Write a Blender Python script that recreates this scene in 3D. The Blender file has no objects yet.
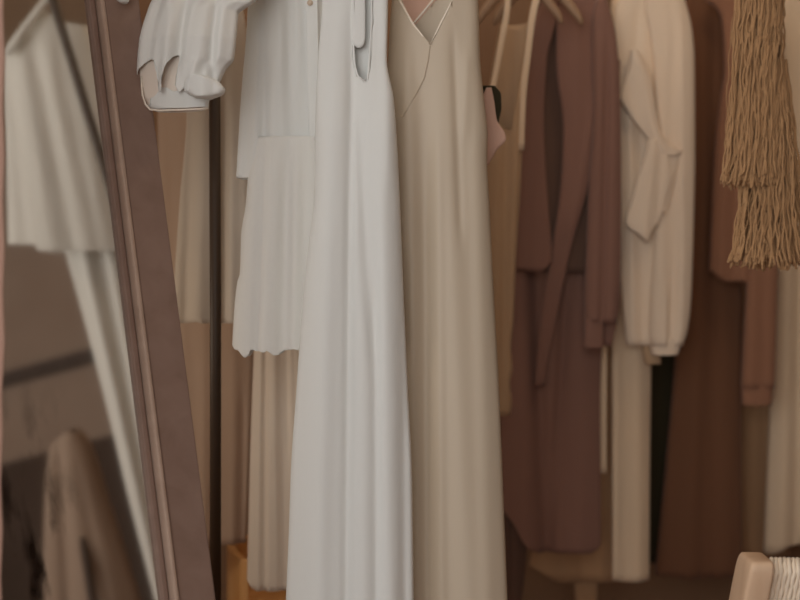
import bpy, bmesh, math, random
from mathutils import Vector, Matrix
import numpy as np
random.seed(7)
F = 1200.0           # focal length in pixels of the 800x600 frame
CAMZ = 1.05
sc = bpy.context.scene
COL = sc.collection
PI = math.pi

def P(x, y, Y):
    return Vector(((x-400)*Y/F, Y, CAMZ-(y-300)*Y/F))

# ------------------------------------------------------------------ materials
def srgb(r, g, b):
    def f(c):
        c /= 255.0
        return c/12.92 if c <= .04045 else ((c+.055)/1.055)**2.4
    return (f(r), f(g), f(b), 1)

def base_mat(name, col, rough=.8, spec=.3):
    m = bpy.data.materials.new(name); m.use_nodes = True
    nt = m.node_tree; b = nt.nodes['Principled BSDF']
    b.inputs['Base Color'].default_value = col
    b.inputs['Roughness'].default_value = rough
    b.inputs['Specular IOR Level'].default_value = spec
    return m, nt, b

def cloth(name, col, rough=.85, spec=.15, wrinkle=.25, weave=.12, sheer=0.0, sheen=.15, wscale=9, lace=False):
    m, nt, b = base_mat(name, col, rough, spec)
    b.inputs['Sheen Weight'].default_value = sheen
    N, L = nt.nodes, nt.links
    tc = N.new('ShaderNodeTexCoord')
    mp = N.new('ShaderNodeMapping'); mp.inputs['Scale'].default_value = (2.2, 2.2, .55)
    L.new(tc.outputs['Object'], mp.inputs['Vector'])
    n1 = N.new('ShaderNodeTexNoise'); n1.inputs['Scale'].default_value = wscale; n1.inputs['Detail'].default_value = 3
    L.new(mp.outputs['Vector'], n1.inputs['Vector'])
    b1 = N.new('ShaderNodeBump'); b1.inputs['Strength'].default_value = wrinkle; b1.inputs['Distance'].default_value = .02
    L.new(n1.outputs['Fac'], b1.inputs['Height'])
    n2 = N.new('ShaderNodeTexNoise'); n2.inputs['Scale'].default_value = 420 if not lace else 90
    n2.inputs['Detail'].default_value = 2
    L.new(tc.outputs['Object'], n2.inputs['Vector'])
    b2 = N.new('ShaderNodeBump'); b2.inputs['Strength'].default_value = weave if not lace else .35
    b2.inputs['Distance'].default_value = .003
    L.new(n2.outputs['Fac'], b2.inputs['Height']); L.new(b1.outputs['Normal'], b2.inputs['Normal'])
    L.new(b2.outputs['Normal'], b.inputs['Normal'])
    if sheer > 0:
        t = N.new('ShaderNodeBsdfTranslucent'); t.inputs['Color'].default_value = col
        mx = N.new('ShaderNodeMixShader'); mx.inputs[0].default_value = sheer
        out = N['Material Output']
        L.new(b.outputs[0], mx.inputs[1]); L.new(t.outputs[0], mx.inputs[2]); L.new(mx.outputs[0], out.inputs['Surface'])
    return m

def wood(name, c1, c2, rough=.5, scale=3.0, stretch=(1, 1, .08), bump=.1):
    m, nt, b = base_mat(name, c1, rough, .35)
    N, L = nt.nodes, nt.links
    tc = N.new('ShaderNodeTexCoord'); mp = N.new('ShaderNodeMapping'); mp.inputs['Scale'].default_value = stretch
    L.new(tc.outputs['Object'], mp.inputs['Vector'])
    n = N.new('ShaderNodeTexNoise'); n.inputs['Scale'].default_value = scale*6; n.inputs['Detail'].default_value = 6
    n.inputs['Distortion'].default_value = .6
    L.new(mp.outputs['Vector'], n.inputs['Vector'])
    r = N.new('ShaderNodeValToRGB'); r.color_ramp.elements[0].position = .3; r.color_ramp.elements[1].position = .72
    r.color_ramp.elements[0].color = c1; r.color_ramp.elements[1].color = c2
    L.new(n.outputs['Fac'], r.inputs['Fac']); L.new(r.outputs['Color'], b.inputs['Base Color'])
    bp = N.new('ShaderNodeBump'); bp.inputs['Strength'].default_value = bump; bp.inputs['Distance'].default_value = .004
    L.new(n.outputs['Fac'], bp.inputs['Height']); L.new(bp.outputs['Normal'], b.inputs['Normal'])
    return m

M = {}
M['white']   = cloth('white_cotton', srgb(234, 236, 233), sheer=.12, wrinkle=.10)
M['cuffin']  = cloth('shaded_white_cuff', srgb(229, 218, 206), wrinkle=.1)  # shade inside the sleeve gathers put into a pinker white
M['lace']    = cloth('white_lace', srgb(236, 236, 231), sheer=.14, lace=True, wrinkle=.2)
M['ivory']   = cloth('ivory_satin', srgb(194, 180, 160), rough=.5, spec=.35, wrinkle=.06, weave=.03, sheen=0)
M['ivorytrim'] = cloth('ivory_trim', srgb(240, 230, 215), rough=.4, spec=.4, wrinkle=0, weave=0)
M['blush']   = cloth('blush_cotton', srgb(214, 178, 160), wrinkle=.2)
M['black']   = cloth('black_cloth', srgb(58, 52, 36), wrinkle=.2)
M['cream']   = cloth('cream_crepe', srgb(230, 206, 176), wrinkle=.22)
M['creamD']  = cloth('cream_blouse_cloth', srgb(236, 217, 194), wrinkle=.25)
M['tan']     = cloth('tan_sheer_cloth', srgb(190, 160, 128), wrinkle=.2)
M['skirt'] = cloth('pale_cream_cloth', srgb(236, 222, 204), wrinkle=.15)
M['shade'] = cloth('shade_brown_cloth', srgb(176, 140, 106), wrinkle=.2)  # darker tone that stands for shade on the cream dress and gown
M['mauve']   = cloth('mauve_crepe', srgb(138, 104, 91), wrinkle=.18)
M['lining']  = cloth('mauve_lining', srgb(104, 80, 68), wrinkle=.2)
M['brown']   = cloth('dark_brown_crepe', srgb(120, 84, 62), wrinkle=.2)
M['rose']    = cloth('dusty_rose_cloth', srgb(152, 110, 86), wrinkle=.25)
M['beige']   = cloth('beige_linen', srgb(212, 200, 184), wrinkle=.22)
M['taupe']   = cloth('taupe_linen', srgb(198, 172, 150), wrinkle=.22)
M['sage']    = cloth('offwhite_linen', srgb(224, 221, 212), wrinkle=.35)
M['pinkcurtain'] = cloth('pink_boucle', srgb(158, 126, 110), wrinkle=.2, lace=True)
M['coat'] = cloth('taupe_wool', srgb(166, 144, 126), wrinkle=.2)
M['jute']    = cloth('jute_yarn', srgb(168, 130, 92), wrinkle=0, weave=.5, rough=.95, spec=.05)
M['cord']    = cloth('white_cord', srgb(240, 224, 202), wrinkle=0, weave=.3, rough=.9)
M['blackmetal'] = base_mat('black_metal', srgb(76, 62, 50), .5, .4)[0]
M['steel']   = base_mat('hook_steel', srgb(150, 140, 128), .35, .5)[0]; M['steel'].node_tree.nodes['Principled BSDF'].inputs['Metallic'].default_value = 1
M['hanger']  = wood('pale_beech', srgb(168, 138, 110), srgb(150, 120, 94), .55)
M['frame']   = wood('brown_frame_wood', srgb(146, 122, 110), srgb(132, 108, 96), .6)
M['bead']    = wood('pinkish_bead_wood', srgb(188, 164, 148), srgb(172, 148, 132), .5)
M['chairwood'] = wood('light_oak', srgb(220, 190, 160), srgb(206, 174, 144), .55)
M['amber']   = wood('amber_wood', srgb(244, 196, 136), srgb(232, 172, 104), .4)
M['button']  = base_mat('shell_button', srgb(205, 186, 165), .35, .5)[0]

# room materials
def wall_mat(name, col, col2):
    m, nt, b = base_mat(name, col, .9, .15)
    N, L = nt.nodes, nt.links
    tc = N.new('ShaderNodeTexCoord')
    n = N.new('ShaderNodeTexNoise'); n.inputs['Scale'].default_value = 2.2; n.inputs['Detail'].default_value = 5
    L.new(tc.outputs['Object'], n.inputs['Vector'])
    r = N.new('ShaderNodeValToRGB'); r.color_ramp.elements[0].position = .35; r.color_ramp.elements[1].position = .7
    r.color_ramp.elements[0].color = col; r.color_ramp.elements[1].color = col2
    L.new(n.outputs['Fac'], r.inputs['Fac']); L.new(r.outputs['Color'], b.inputs['Base Color'])
    return m
M['wall']  = wall_mat('brown_limewash', srgb(158, 126, 98), srgb(144, 112, 88))
M['wallR'] = wall_mat('greige_limewash', srgb(158, 140, 126), srgb(146, 126, 112))
M['dado']  = wall_mat('dark_dado_paint', srgb(84, 70, 62), srgb(72, 60, 52))
M['ceil']  = wall_mat('ceiling_paint', srgb(176, 152, 128), srgb(168, 144, 120))
M['floor'] = wood('floor_boards', srgb(150, 100, 58), srgb(126, 82, 46), .5, 1.5, (.15, 1.6, 1), .1)
M['trim']  = wood('dark_trim_wood', srgb(74, 58, 48), srgb(62, 48, 40), .6)

# mirror glass: real reflection, plus dark street reflections painted in as noise blotches
def mirror_mat():
    m, nt, b = base_mat('mirror_painted_smears', (.80, .77, .72, 1), .04, .5)
    b.inputs['Metallic'].default_value = 1
    N, L = nt.nodes, nt.links
    d = N.new('ShaderNodeBsdfDiffuse'); d.inputs['Color'].default_value = srgb(46, 36, 30)
    tc = N.new('ShaderNodeTexCoord'); mp = N.new('ShaderNodeMapping'); mp.inputs['Scale'].default_value = (1, .32, 1)
    L.new(tc.outputs['Object'], mp.inputs['Vector'])
    n = N.new('ShaderNodeTexNoise'); n.inputs['Scale'].default_value = 26; n.inputs['Detail'].default_value = 5
    L.new(mp.outputs['Vector'], n.inputs['Vector'])
    r = N.new('ShaderNodeValToRGB'); r.color_ramp.elements[0].position = .50; r.color_ramp.elements[1].position = .66
    L.new(n.outputs['Fac'], r.inputs['Fac'])
    # the painted reflections gather in the lower left corner of the glass (object x = across from inner edge, y = up)
    sx = N.new('ShaderNodeSeparateXYZ'); L.new(tc.outputs['Object'], sx.inputs[0])
    mr = N.new('ShaderNodeMapRange'); mr.inputs['From Min'].default_value = -.10; mr.inputs['From Max'].default_value = -.34
    mr.inputs['To Min'].default_value = 0; mr.inputs['To Max'].default_value = 1
    L.new(sx.outputs['Y'], mr.inputs['Value'])
    mr2 = N.new('ShaderNodeMapRange'); mr2.inputs['From Min'].default_value = -.10; mr2.inputs['From Max'].default_value = -.18
    L.new(sx.outputs['X'], mr2.inputs['Value'])
    mu = N.new('ShaderNodeMath'); mu.operation = 'MULTIPLY'
    L.new(mr.outputs[0], mu.inputs[0]); L.new(mr2.outputs[0], mu.inputs[1])
    mu2 = N.new('ShaderNodeMath'); mu2.operation = 'MULTIPLY'
    L.new(mu.outputs[0], mu2.inputs[0]); L.new(r.outputs['Color'], mu2.inputs[1])
    base = N.new('ShaderNodeMath'); base.operation = 'MULTIPLY_ADD'; base.inputs[1].default_value = .9; base.inputs[2].default_value = .05
    L.new(mu2.outputs[0], base.inputs[0])
    mx = N.new('ShaderNodeMixShader')
    L.new(base.outputs[0], mx.inputs[0]); L.new(b.outputs[0], mx.inputs[1]); L.new(d.outputs[0], mx.inputs[2])
    L.new(mx.outputs[0], N['Material Output'].inputs['Surface'])
    return m
M['mirror'] = mirror_mat()

# ------------------------------------------------------------------ object helpers
def tag(o, label=None, cat=None, group=None, kind=None):
    if label: o['label'] = label
    if cat: o['category'] = cat
    if group: o['group'] = group
    if kind: o['kind'] = kind
    return o

def link(name, me, mat, parent=None):
    o = bpy.data.objects.new(name, me); COL.objects.link(o)
    if mat: me.materials.append(mat)
    if parent:
        o.parent = parent
        o.matrix_parent_inverse = Matrix.Identity(4)
        o.location = -Vector(parent.location) if parent.type == 'EMPTY' else (0, 0, 0)
    return o

def mesh(name, verts, faces, mat, parent=None, smooth=True):
    me = bpy.data.meshes.new(name)
    me.from_pydata([tuple(v) for v in verts], [], faces); me.update()
    if smooth:
        me.polygons.foreach_set('use_smooth', [True]*len(me.polygons))
    bm = bmesh.new(); bm.from_mesh(me); bmesh.ops.recalc_face_normals(bm, faces=bm.faces); bm.to_mesh(me); bm.free()
    return link(name, me, mat, parent)

def empty(name, loc, label, cat, group=None):
    o = bpy.data.objects.new(name, None); COL.objects.link(o)
    o.location = loc; o.empty_display_size = .05
    return tag(o, label, cat, group)

def pchip(xs, ys):
    xs = np.array(xs, float); ys = np.array(ys, float)
    h = np.diff(xs); d = np.diff(ys)/h
    n = len(xs); mm = np.zeros(n)
    if n == 2: mm[:] = d[0]
    else:
        for i in range(1, n-1):
            if d[i-1]*d[i] > 0:
                w1 = 2*h[i]+h[i-1]; w2 = h[i]+2*h[i-1]
                mm[i] = (w1+w2)/(w1/d[i-1]+w2/d[i])
        mm[0] = d[0]; mm[-1] = d[-1]
    def f(x):
        i = int(min(max(np.searchsorted(xs, x)-1, 0), n-2))
        x = min(max(x, xs[0]), xs[-1])
        t = (x-xs[i])/h[i]
        return ((2*t**3-3*t*t+1)*ys[i] + (t**3-2*t*t+t)*h[i]*mm[i] + (-2*t**3+3*t*t)*ys[i+1] + (t**3-t*t)*h[i]*mm[i+1])
    return f

def lin(pts):
    xs = [p[0] for p in pts]; ys = [p[1] for p in pts]
    return lambda x: float(np.interp(x, xs, ys))

def sst(a, b, x):
    if a == b: return 1.0 if x >= a else 0.0
    t = min(max((x-a)/(b-a), 0), 1); return t*t*(3-2*t)

FOLD = .62
def loft(name, rows, Y, hy, mat, parent=None, folds=(), pleats=(), ytF=None, ytB=None, yb=None, n=110, m=70,
         close_top=False, close_bot=False, p=.65, dY=None, solid=.0012, xf=None, hyf=None, seed=0):
    """a hanging tube of cloth. rows: (y, xleft, xright) of its outline seen from the shop front, in frame units at distance Y;
    folds: (y1, x1, y2, x2, halfwidth, depth) soft ridges (+) or valleys (-); pleats: (count, amp_top, amp_bottom, phase)"""
    ys = [r[0] for r in rows]
    fl, fr = pchip(ys, [r[1] for r in rows]), pchip(ys, [r[2] for r in rows])
    y0, y1 = ys[0], ys[-1]
    ytF = lin(ytF) if ytF else (lambda x: y0)
    ytB = lin(ytB) if ytB else (lambda x: y0)
    yb = lin(yb) if yb else (lambda x: y1)
    dYf = lin(dY) if dY else (lambda y: 0.0)
    hyf = lin(hyf) if hyf else (lambda y: hy)
    rnd = random.Random(seed)
    ph = [rnd.uniform(0, 6.28) for _ in range(4)]
    V = []
    for j in range(m+1):
        v = j/m
        for k in range(n):
            a = 2*PI*k/n; c, s = math.cos(a), math.sin(a)
            yn = y0+v*(y1-y0)
            for _ in range(2):
                l, r = fl(yn), fr(yn)
                x = (l+r)/2+(r-l)/2*c
                yt = ytF(x) if s < 0 else ytB(x)
                yn = min(max(y0+v*(y1-y0), yt), yb(x))
            l, r = fl(yn), fr(yn); x = (l+r)/2+(r-l)/2*c
            edge = abs(s)**.6
            d = 0.0
            for (fy1, fx1, fy2, fx2, w, amp) in folds:
                span = fy2-fy1
                t = (yn-fy1)/span
                xc = fx1+(fx2-fx1)*t
                ramp = sst(-.18, .12, t)*(1-sst(.95, 1.25, t))
                q = (x-xc)/w
                if abs(q) < 3.2: d += FOLD*amp*math.exp(-q*q)*ramp
            tt = (c+1)/2
            for (cnt, a0, a1, phs) in pleats:
                d += FOLD*(a0+(a1-a0)*v)*math.sin(2*PI*cnt*tt+phs+.5*math.sin(2.3*v+ph[0])+.35*math.sin(5.1*v+ph[1]))
            d *= edge
            depth = hyf(yn)*(1 if s > 0 else -1)*abs(s)**p
            yy = Y+dYf(yn)+depth - (d if s < 0 else -.5*d)
            q = P(x, yn, Y); q.y = yy
            if xf: q = xf(q)
            V.append(q)
    Fc = []
    for j in range(m):
        for k in range(n):
            k2 = (k+1) % n
            Fc.append((j*n+k, j*n+k2, (j+1)*n+k2, (j+1)*n+k))
    if close_top: Fc.append(tuple(range(n)))
    if close_bot: Fc.append(tuple(m*n+k for k in reversed(range(n))))
    o = mesh(name, V, Fc, mat, parent)
    bm = bmesh.new(); bm.from_mesh(o.data)
    bmesh.ops.remove_doubles(bm, verts=bm.verts, dist=2e-5)
    bmesh.ops.dissolve_degenerate(bm, dist=1e-6, edges=bm.edges)
    for f in bm.faces: f.smooth = True
    bm.to_mesh(o.data); bm.free()
    if solid and not (close_top and close_bot):
        s_ = o.modifiers.new('cloth thickness', 'SOLIDIFY'); s_.thickness = solid; s_.offset = -1
    return o

def tube_geo(pts, r, seg=8, rx=None):
    """pts: list of Vector; r: radius or list"""
    V, Fc = [], []
    n = len(pts)
    up = Vector((0, -1, 0))
    for i, p in enumerate(pts):
        t = (pts[min(i+1, n-1)]-pts[max(i-1, 0)]).normalized()
        a = t.cross(up)
        if a.length < 1e-3: a = t.cross(Vector((1, 0, 0)))
        a.normalize(); b = a.cross(t).normalized()
        rr = r[i] if isinstance(r, (list, tuple)) else r
        for k in range(seg):
            an = 2*PI*k/seg
            V.append(p+a*math.cos(an)*rr*(rx or 1)+b*math.sin(an)*rr)
    for i in range(n-1):
        for k in range(seg):
            k2 = (k+1) % seg
            Fc.append((i*seg+k, i*seg+k2, (i+1)*seg+k2, (i+1)*seg+k))
    Fc.append(tuple(reversed(range(seg)))); Fc.append(tuple((n-1)*seg+k for k in range(seg)))
    return V, Fc

def tube(name, pts, r, mat, parent=None, seg=10, rx=None):
    V, Fc = tube_geo(pts, r, seg, rx)
    return mesh(name, V, Fc, mat, parent)

def tubes(name, lst, mat, parent=None, seg=6):
    V, Fc = [], []
    for pts, r in lst:
        v, f = tube_geo(pts, r, seg); o = len(V)
        V += v; Fc += [tuple(i+o for i in q) for q in f]
    return mesh(name, V, Fc, mat, parent)

def box(name, lo, hi, mat, parent=None, bevel=.003, mx=None, subdiv=2):
    bm = bmesh.new(); bmesh.ops.create_cube(bm, size=1)
    for v in bm.verts:
        v.co = Vector([(lo[i]+hi[i])/2+v.co[i]*(hi[i]-lo[i]) for i in range(3)])
    if bevel: bmesh.ops.bevel(bm, geom=bm.edges[:], offset=bevel, segments=subdiv, affect='EDGES', profile=.5)
    if mx: bm.transform(mx)
    me = bpy.data.meshes.new(name); bm.to_mesh(me); bm.free()
    return link(name, me, mat, parent)

def garment(name, cx, Y, label, cat='dress', group=None):
    return empty(name, P(cx, 600, Y), label, cat, group)

# ------------------------------------------------------------------ the room
X0, X1, YA, YB, ZT = -1.7, 2.3, -1.7, 4.05, 2.85
def struct(name, lo, hi, mat):
    return tag(box(name, lo, hi, mat, None, 0), kind='structure')
struct('floor', (X0-.1, YA-.1, -.1), (X1+.1, YB+.1, 0), M['floor'])
struct('ceiling', (X0-.1, YA-.1, ZT), (X1+.1, YB+.1, ZT+.1), M['ceil'])
struct('wall_back', (X0-.1, YB, 0), (X1+.1, YB+.1, ZT), M['wall'])
struct('wall_right', (X1, YA, 0), (X1+.1, YB, ZT), M['wallR'])
def multi(name, boxes, mat):
    bm = bmesh.new()
    for lo, hi in boxes:
        g = bmesh.ops.create_cube(bm, size=1)
        for v in g['verts']:
            v.co = Vector([(lo[i]+hi[i])/2+v.co[i]*(hi[i]-lo[i]) for i in range(3)])
    me = bpy.data.meshes.new(name); bm.to_mesh(me); bm.free()
    return tag(link(name, me, mat), kind='structure')
# display openings behind and to the left of the viewer: daylight comes in through them
multi('wall_front', [((X0-.1, YA-.1, 0), (-1.45, YA, ZT)), ((.35, YA-.1, 0), (X1+.1, YA, ZT)), ((-1.45, YA-.1, 0), (.35, YA, .35)), ((-1.45, YA-.1, 2.65), (.35, YA, ZT))], M['wallR'])
multi('window_1', [((-1.45, YA-.07, .35), (-1.40, YA-.02, 2.65)), ((.30, YA-.07, .35), (.35, YA-.02, 2.65)), ((-1.45, YA-.07, .35), (.35, YA-.02, .40)),
      ((-1.45, YA-.07, 2.60), (.35, YA-.02, 2.65)), ((-.57, YA-.07, .35), (-.53, YA-.02, 2.65))], M['trim'])
LW0, LW1 = -1.3, .6
multi('wall_left', [((X0-.1, YA, 0), (X0, LW0, ZT)), ((X0-.1, LW1, 0), (X0, YB, ZT)), ((X0-.1, LW0, 0), (X0, LW1, .5)), ((X0-.1, LW0, 2.6), (X0, LW1, ZT))], M['wallR'])
multi('window_2', [((X0-.07, LW0, .5), (X0-.02, LW0+.05, 2.6)), ((X0-.07, LW1-.05, .5), (X0-.02, LW1, 2.6)), ((X0-.07, LW0, .5), (X0-.02, LW1, .55)), ((X0-.07, LW0, 2.55), (X0-.02, LW1, 2.6))], M['trim'])
struct('trim_1', (X1-.03, YA, 1.77), (X1, YB, 1.825), M['trim'])
struct('trim_2', (X1-.015, YA, 0), (X1, YB, 1.45), M['dado'])

# ------------------------------------------------------------------ hangers and rails
REARZ, FRONTZ = 2.12, 1.97
def hanger(cx, cy, Y, half, drop, label, rail, group=None, mat='hanger', thick=.012):
    if thick < .015: half, drop = half*.62, drop*.5
    c = P(cx, cy, Y)
    h = empty('clothes_hanger', c, label, 'hanger', group or 'wooden clothes hangers on the rails')
    V, Fc = [], []
    N = 28; seg = 12
    for i in range(N+1):
        t = -1+2*i/N
        px = cx+half*t; py = cy+drop*(abs(t)**1.25)
        q = P(px, py, Y); e = 1-.25*abs(t)**3
        if abs(t) > .97: e *= .5
        for k in range(seg):
            a = 2*PI*k/seg
            V.append(q+Vector((0, math.cos(a)*thick*.6*e, math.sin(a)*thick*1.25*e)))
    for i in range(N):
        for k in range(seg):
            k2 = (k+1) % seg
            Fc.append((i*seg+k, i*seg+k2, (i+1)*seg+k2, (i+1)*seg+k))
    Fc.append(tuple(range(seg))); Fc.append(tuple(N*seg+k for k in reversed(range(seg))))
    mesh('arms', V, Fc, M[mat], h)
    rp = Vector(rail[0]); ax = Vector(rail[1]).normalized(); pp = Vector((-ax.y, ax.x, 0))
    if pp.dot(c-rp) < 0: pp = -pp
    pts = [c+Vector((0, 0, .004)), c.lerp(rp+pp*.02, .6)+Vector((0, 0, -.012))]
    for k in range(10):
        a = -PI*.12+k/9*PI*1.3
        pts.append(rp+pp*math.cos(a)*.018+Vector((0, 0, math.sin(a)*.018)))
    tube('hook', pts, .002, M['steel'], h, 8)
    return h

def rail(name, a, b, label, rods):
    a, b = Vector(a), Vector(b)
    r = empty(name, (a+b)/2, label, 'rail')
    tube('bar', [a, (a+b)/2, b], .013, M['blackmetal'], r, 14)
    for t in rods:
        q = a.lerp(b, t)
        tube('rod', [q, Vector((q.x, q.y, ZT))], .007, M['blackmetal'], r, 10)
        tube('ceiling_plate', [Vector((q.x, q.y, ZT-.008)), Vector((q.x, q.y, ZT))], .03, M['blackmetal'], r, 16)
    return r
RA, RB = Vector((.12, 2.86, REARZ)), Vector((1.42, 3.82, REARZ))
rail('garment_rail', RA, RB, 'black metal clothes rail carrying the mauve, cream and brown garments at the back', (.06, .95))
FA, FB = Vector((-.52, 2.25, FRONTZ)), Vector((.42, 2.37, FRONTZ))
rail('garment_rail', FA, FB, 'black metal clothes rail carrying the long white dresses at the front', (.05, .95))
def near_rail(A, B, x):
    t = (x-A.x)/(B.x-A.x); return (A.lerp(B, t), B-A)

# ------------------------------------------------------------------ front garments
# long white sleeveless dress
g = garment('long_white_dress', 350, 2.2, 'long white sleeveless cotton dress with deep armhole, largest in the middle of the photo', 'dress', None)
loft('dress_body', [(-95, 340, 362), (-75, 330, 375), (-40, 322, 386), (0, 322, 388), (60, 318, 387), (100, 316, 394), (200, 314, 400), (250, 308, 402), (300, 303, 404),
      (390, 296.5, 408), (470, 291, 412), (530, 289, 413), (600, 286, 414), (760, 280, 418)], 2.2, .036, M['white'], g,
     folds=[(80, 331, 700, 318, 12, .016), (40, 352, 620, 347, 5, -.014), (300, 365, 700, 365, 9, .012), (85, 357, 330, 372, 6, -.010),
            (-40, 385, 160, 390, 8, .012), (150, 385, 700, 392, 13, .018), (250, 376, 700, 378, 5, -.010), (200, 318, 700, 300, 8, .006), (200, 404, 600, 405, 6, -.012)],
     pleats=[(4, .0006, .0012, .4)],
     ytF=[(330, -95), (351, -95), (353.5, 30), (355, 60), (358, 77), (362, 82), (367, 81), (370.5, 66), (372, 30), (374, -95), (390, -95)], hyf=[(-95, .010), (60, .013), (130, .03), (220, .036)], n=240, m=180, seed=1)
loft('strap', [(-95, 352, 363), (-30, 351, 365), (20, 351, 365.5), (38, 351.5, 365.5), (45, 353.5, 364), (48, 357, 361)], 2.193, .004, M['white'], g, n=40, m=40, close_top=True, close_bot=True, solid=0)
hanger(355, -100, 2.2, 30, 14, 'pale wooden hanger inside the long white sleeveless dress', near_rail(FA, FB, -.083))

# ivory satin v-neck slip
g = garment('satin_slip_dress', 450, 2.3, 'ivory satin slip dress with a V neck, right of the long white dress', 'dress')
loft('dress_body', [(-70, 405, 462), (-30, 397, 474), (0, 392, 478), (60, 388, 480), (100, 386, 484), (128, 384, 487), (135, 384, 487.5), (160, 386, 487), (200, 388, 489), (300, 391, 494),
      (390, 394, 499), (500, 396, 503.5), (600, 398, 507.5), (760, 400, 514)], 2.3, .036, M['ivory'], g,
     folds=[(60, 406, 250, 402, 6, .010), (100, 445, 640, 470, 16, .014), (200, 424, 700, 427, 7, -.016), (40, 474, 640, 488, 10, .012), (150, 437, 640, 442, 5, .006),
            (50, 453, 220, 459, 4, -.006), (60, 466, 130, 464, 5, .006), (100, 412, 400, 410, 6, .008), (300, 405, 700, 412, 6, -.006)],
     pleats=[(3, .0003, .0008, 2.0)],
     ytF=[(380, -66), (386, -17), (400, 3), (413, 28), (430, 49.5), (441, 27), (452, 4.5), (461, -15), (477, -50), (484, -66)],
     ytB=[(380, 50), (400, 46), (413, 24), (433, 0), (446, -16), (470, -60), (484, -70)], n=200, m=110, seed=2)
tube('neck_trim', [P(x, y, 2.2655+abs(x-430)*.0001) for x, y in ((396, -6), (413, 24), (430, 45.5), (441, 23), (453, 0), (460, -16))], .002, M['ivorytrim'], g, 6)
tube('back_neck_trim', [P(x, y, 2.327) for x, y in ((408, 32), (413, 24), (424, 11), (433, 0), (444, -14))], .002, M['ivorytrim'], g, 6)
tube('wrap_seam', [P(x, y, 2.261) for x, y in ((430, 46), (428, 60), (424, 78), (417, 92), (408, 108), (402, 117))], .0007, M['ivory'], g, 6)
loft('strap', [(-110, 397, 402), (-70, 396, 402), (-14, 392, 399)], 2.3, .002, M['ivorytrim'], g, n=16, m=10, solid=0, dY=[(-110, 0), (-10, -.02)])
loft('strap', [(-110, 466, 471), (-70, 467, 472), (-30, 468, 474)], 2.3, .002, M['ivorytrim'], g, n=16, m=10, solid=0, dY=[(-110, 0), (-10, -.02)])
tube('armhole_lace', [P(x, y, 2.285) for x, y in ((479, 133), (482, 130), (484, 124), (484.6, 115))], .0011, M['ivorytrim'], g, 6)
hanger(435, -118, 2.3, 42, 14, 'pale wooden hanger holding the ivory satin slip dress', near_rail(FA, FB, .067))

# blush top behind the slip, black lining showing
g = garment('blush_blouse', 455, 2.42, 'blush pink blouse with black lining behind the satin slip, its corner jutting right', 'blouse')
loft('blouse_body', [(-70, 420, 450), (-40, 400, 470), (0, 396, 474), (80, 396, 478), (165, 396, 486), (240, 400, 486)], 2.42, .022, M['blush'], g, pleats=[(4, .001, .004, .3)], n=90, m=40)
loft('flap', [(88, 486, 491.5), (100, 482, 494), (120, 480, 497), (135, 480, 505.5), (139, 480, 506), (150, 480, 497), (165, 480, 488.5)], 2.40, .006, M['blush'], g, n=50, m=40, close_bot=True, close_top=True, solid=0)
loft('black_lining', [(86, 482, 495), (94, 482, 501), (108, 484, 501.5), (122, 484, 499), (134, 484, 500)], 2.425, .005, M['black'], g, n=50, m=30, close_bot=True, close_top=True, solid=0)
hanger(436, -74, 2.42, 34, 14, 'pale wooden hanger inside the blush pink blouse', near_rail(FA, FB, .075))

# white tiered lace blouse with balloon sleeve
g = garment('tiered_lace_blouse', 280, 2.3, 'white tiered blouse with scalloped lace hem and one balloon sleeve', 'blouse')
loft('blouse_body', [(-70, 270, 300), (-45, 255, 318), (0, 248.5, 326), (35, 246.5, 328), (100, 241, 328), (150, 238, 328), (178, 236.3, 328), (182, 236, 328)], 2.28, .03, M['white'], g,
     folds=[(-20, 258, 200, 254, 8, .010), (-20, 275, 180, 272, 6, .006), (0, 291, 180, 296, 6, -.010), (-10, 306, 180, 312, 6, -.008), (20, 283, 200, 285, 5, .008), (-20, 319, 180, 321, 5, .008), (0, 266, 180, 264, 4, -.006)],
     pleats=[(5, .001, .004, .8)], yb=[(236, 177.5), (248, 179), (262, 178), (330, 180)], n=140, m=70, seed=3)
loft('lower_tier', [(138, 254, 326), (160, 250.5, 327), (178, 248, 328), (200, 246.5, 328), (235, 241.5, 330), (274, 240, 332), (282, 237.5, 332), (345, 232.5, 334), (357, 232, 334)], 2.27, .031, M['lace'], g,
     folds=[(150, 256, 360, 247, 9, .010), (150, 275, 360, 268, 8, .010), (150, 266, 360, 258, 4, -.007), (170, 288, 360, 283, 6, -.010), (170, 298, 360, 294, 5, .006)],
     pleats=[(5, .0006, .002, .2)],
     yb=[(232, 344), (236, 349), (240, 350), (243, 354), (247, 357.5), (250, 355), (252, 350), (255, 349), (262, 351), (266, 352), (269, 350), (273, 353), (276, 355), (281, 354), (285, 350), (292, 349), (296, 348), (310, 352), (334, 348)], n=200, m=70, seed=4)
loft('placket', [(-40, 305, 317), (60, 307, 319), (140, 309, 320)], 2.2475, .003, M['white'], g, n=30, m=30, solid=0, close_top=True, close_bot=True)
for by in (3,):
    c = P(310+by*.02, by, 2.2445)
    V, Fc = tube_geo([c, c+Vector((0, -.0025, 0))], .0055, 16)
    mesh('button', V, Fc, M['button'], g)
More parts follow.
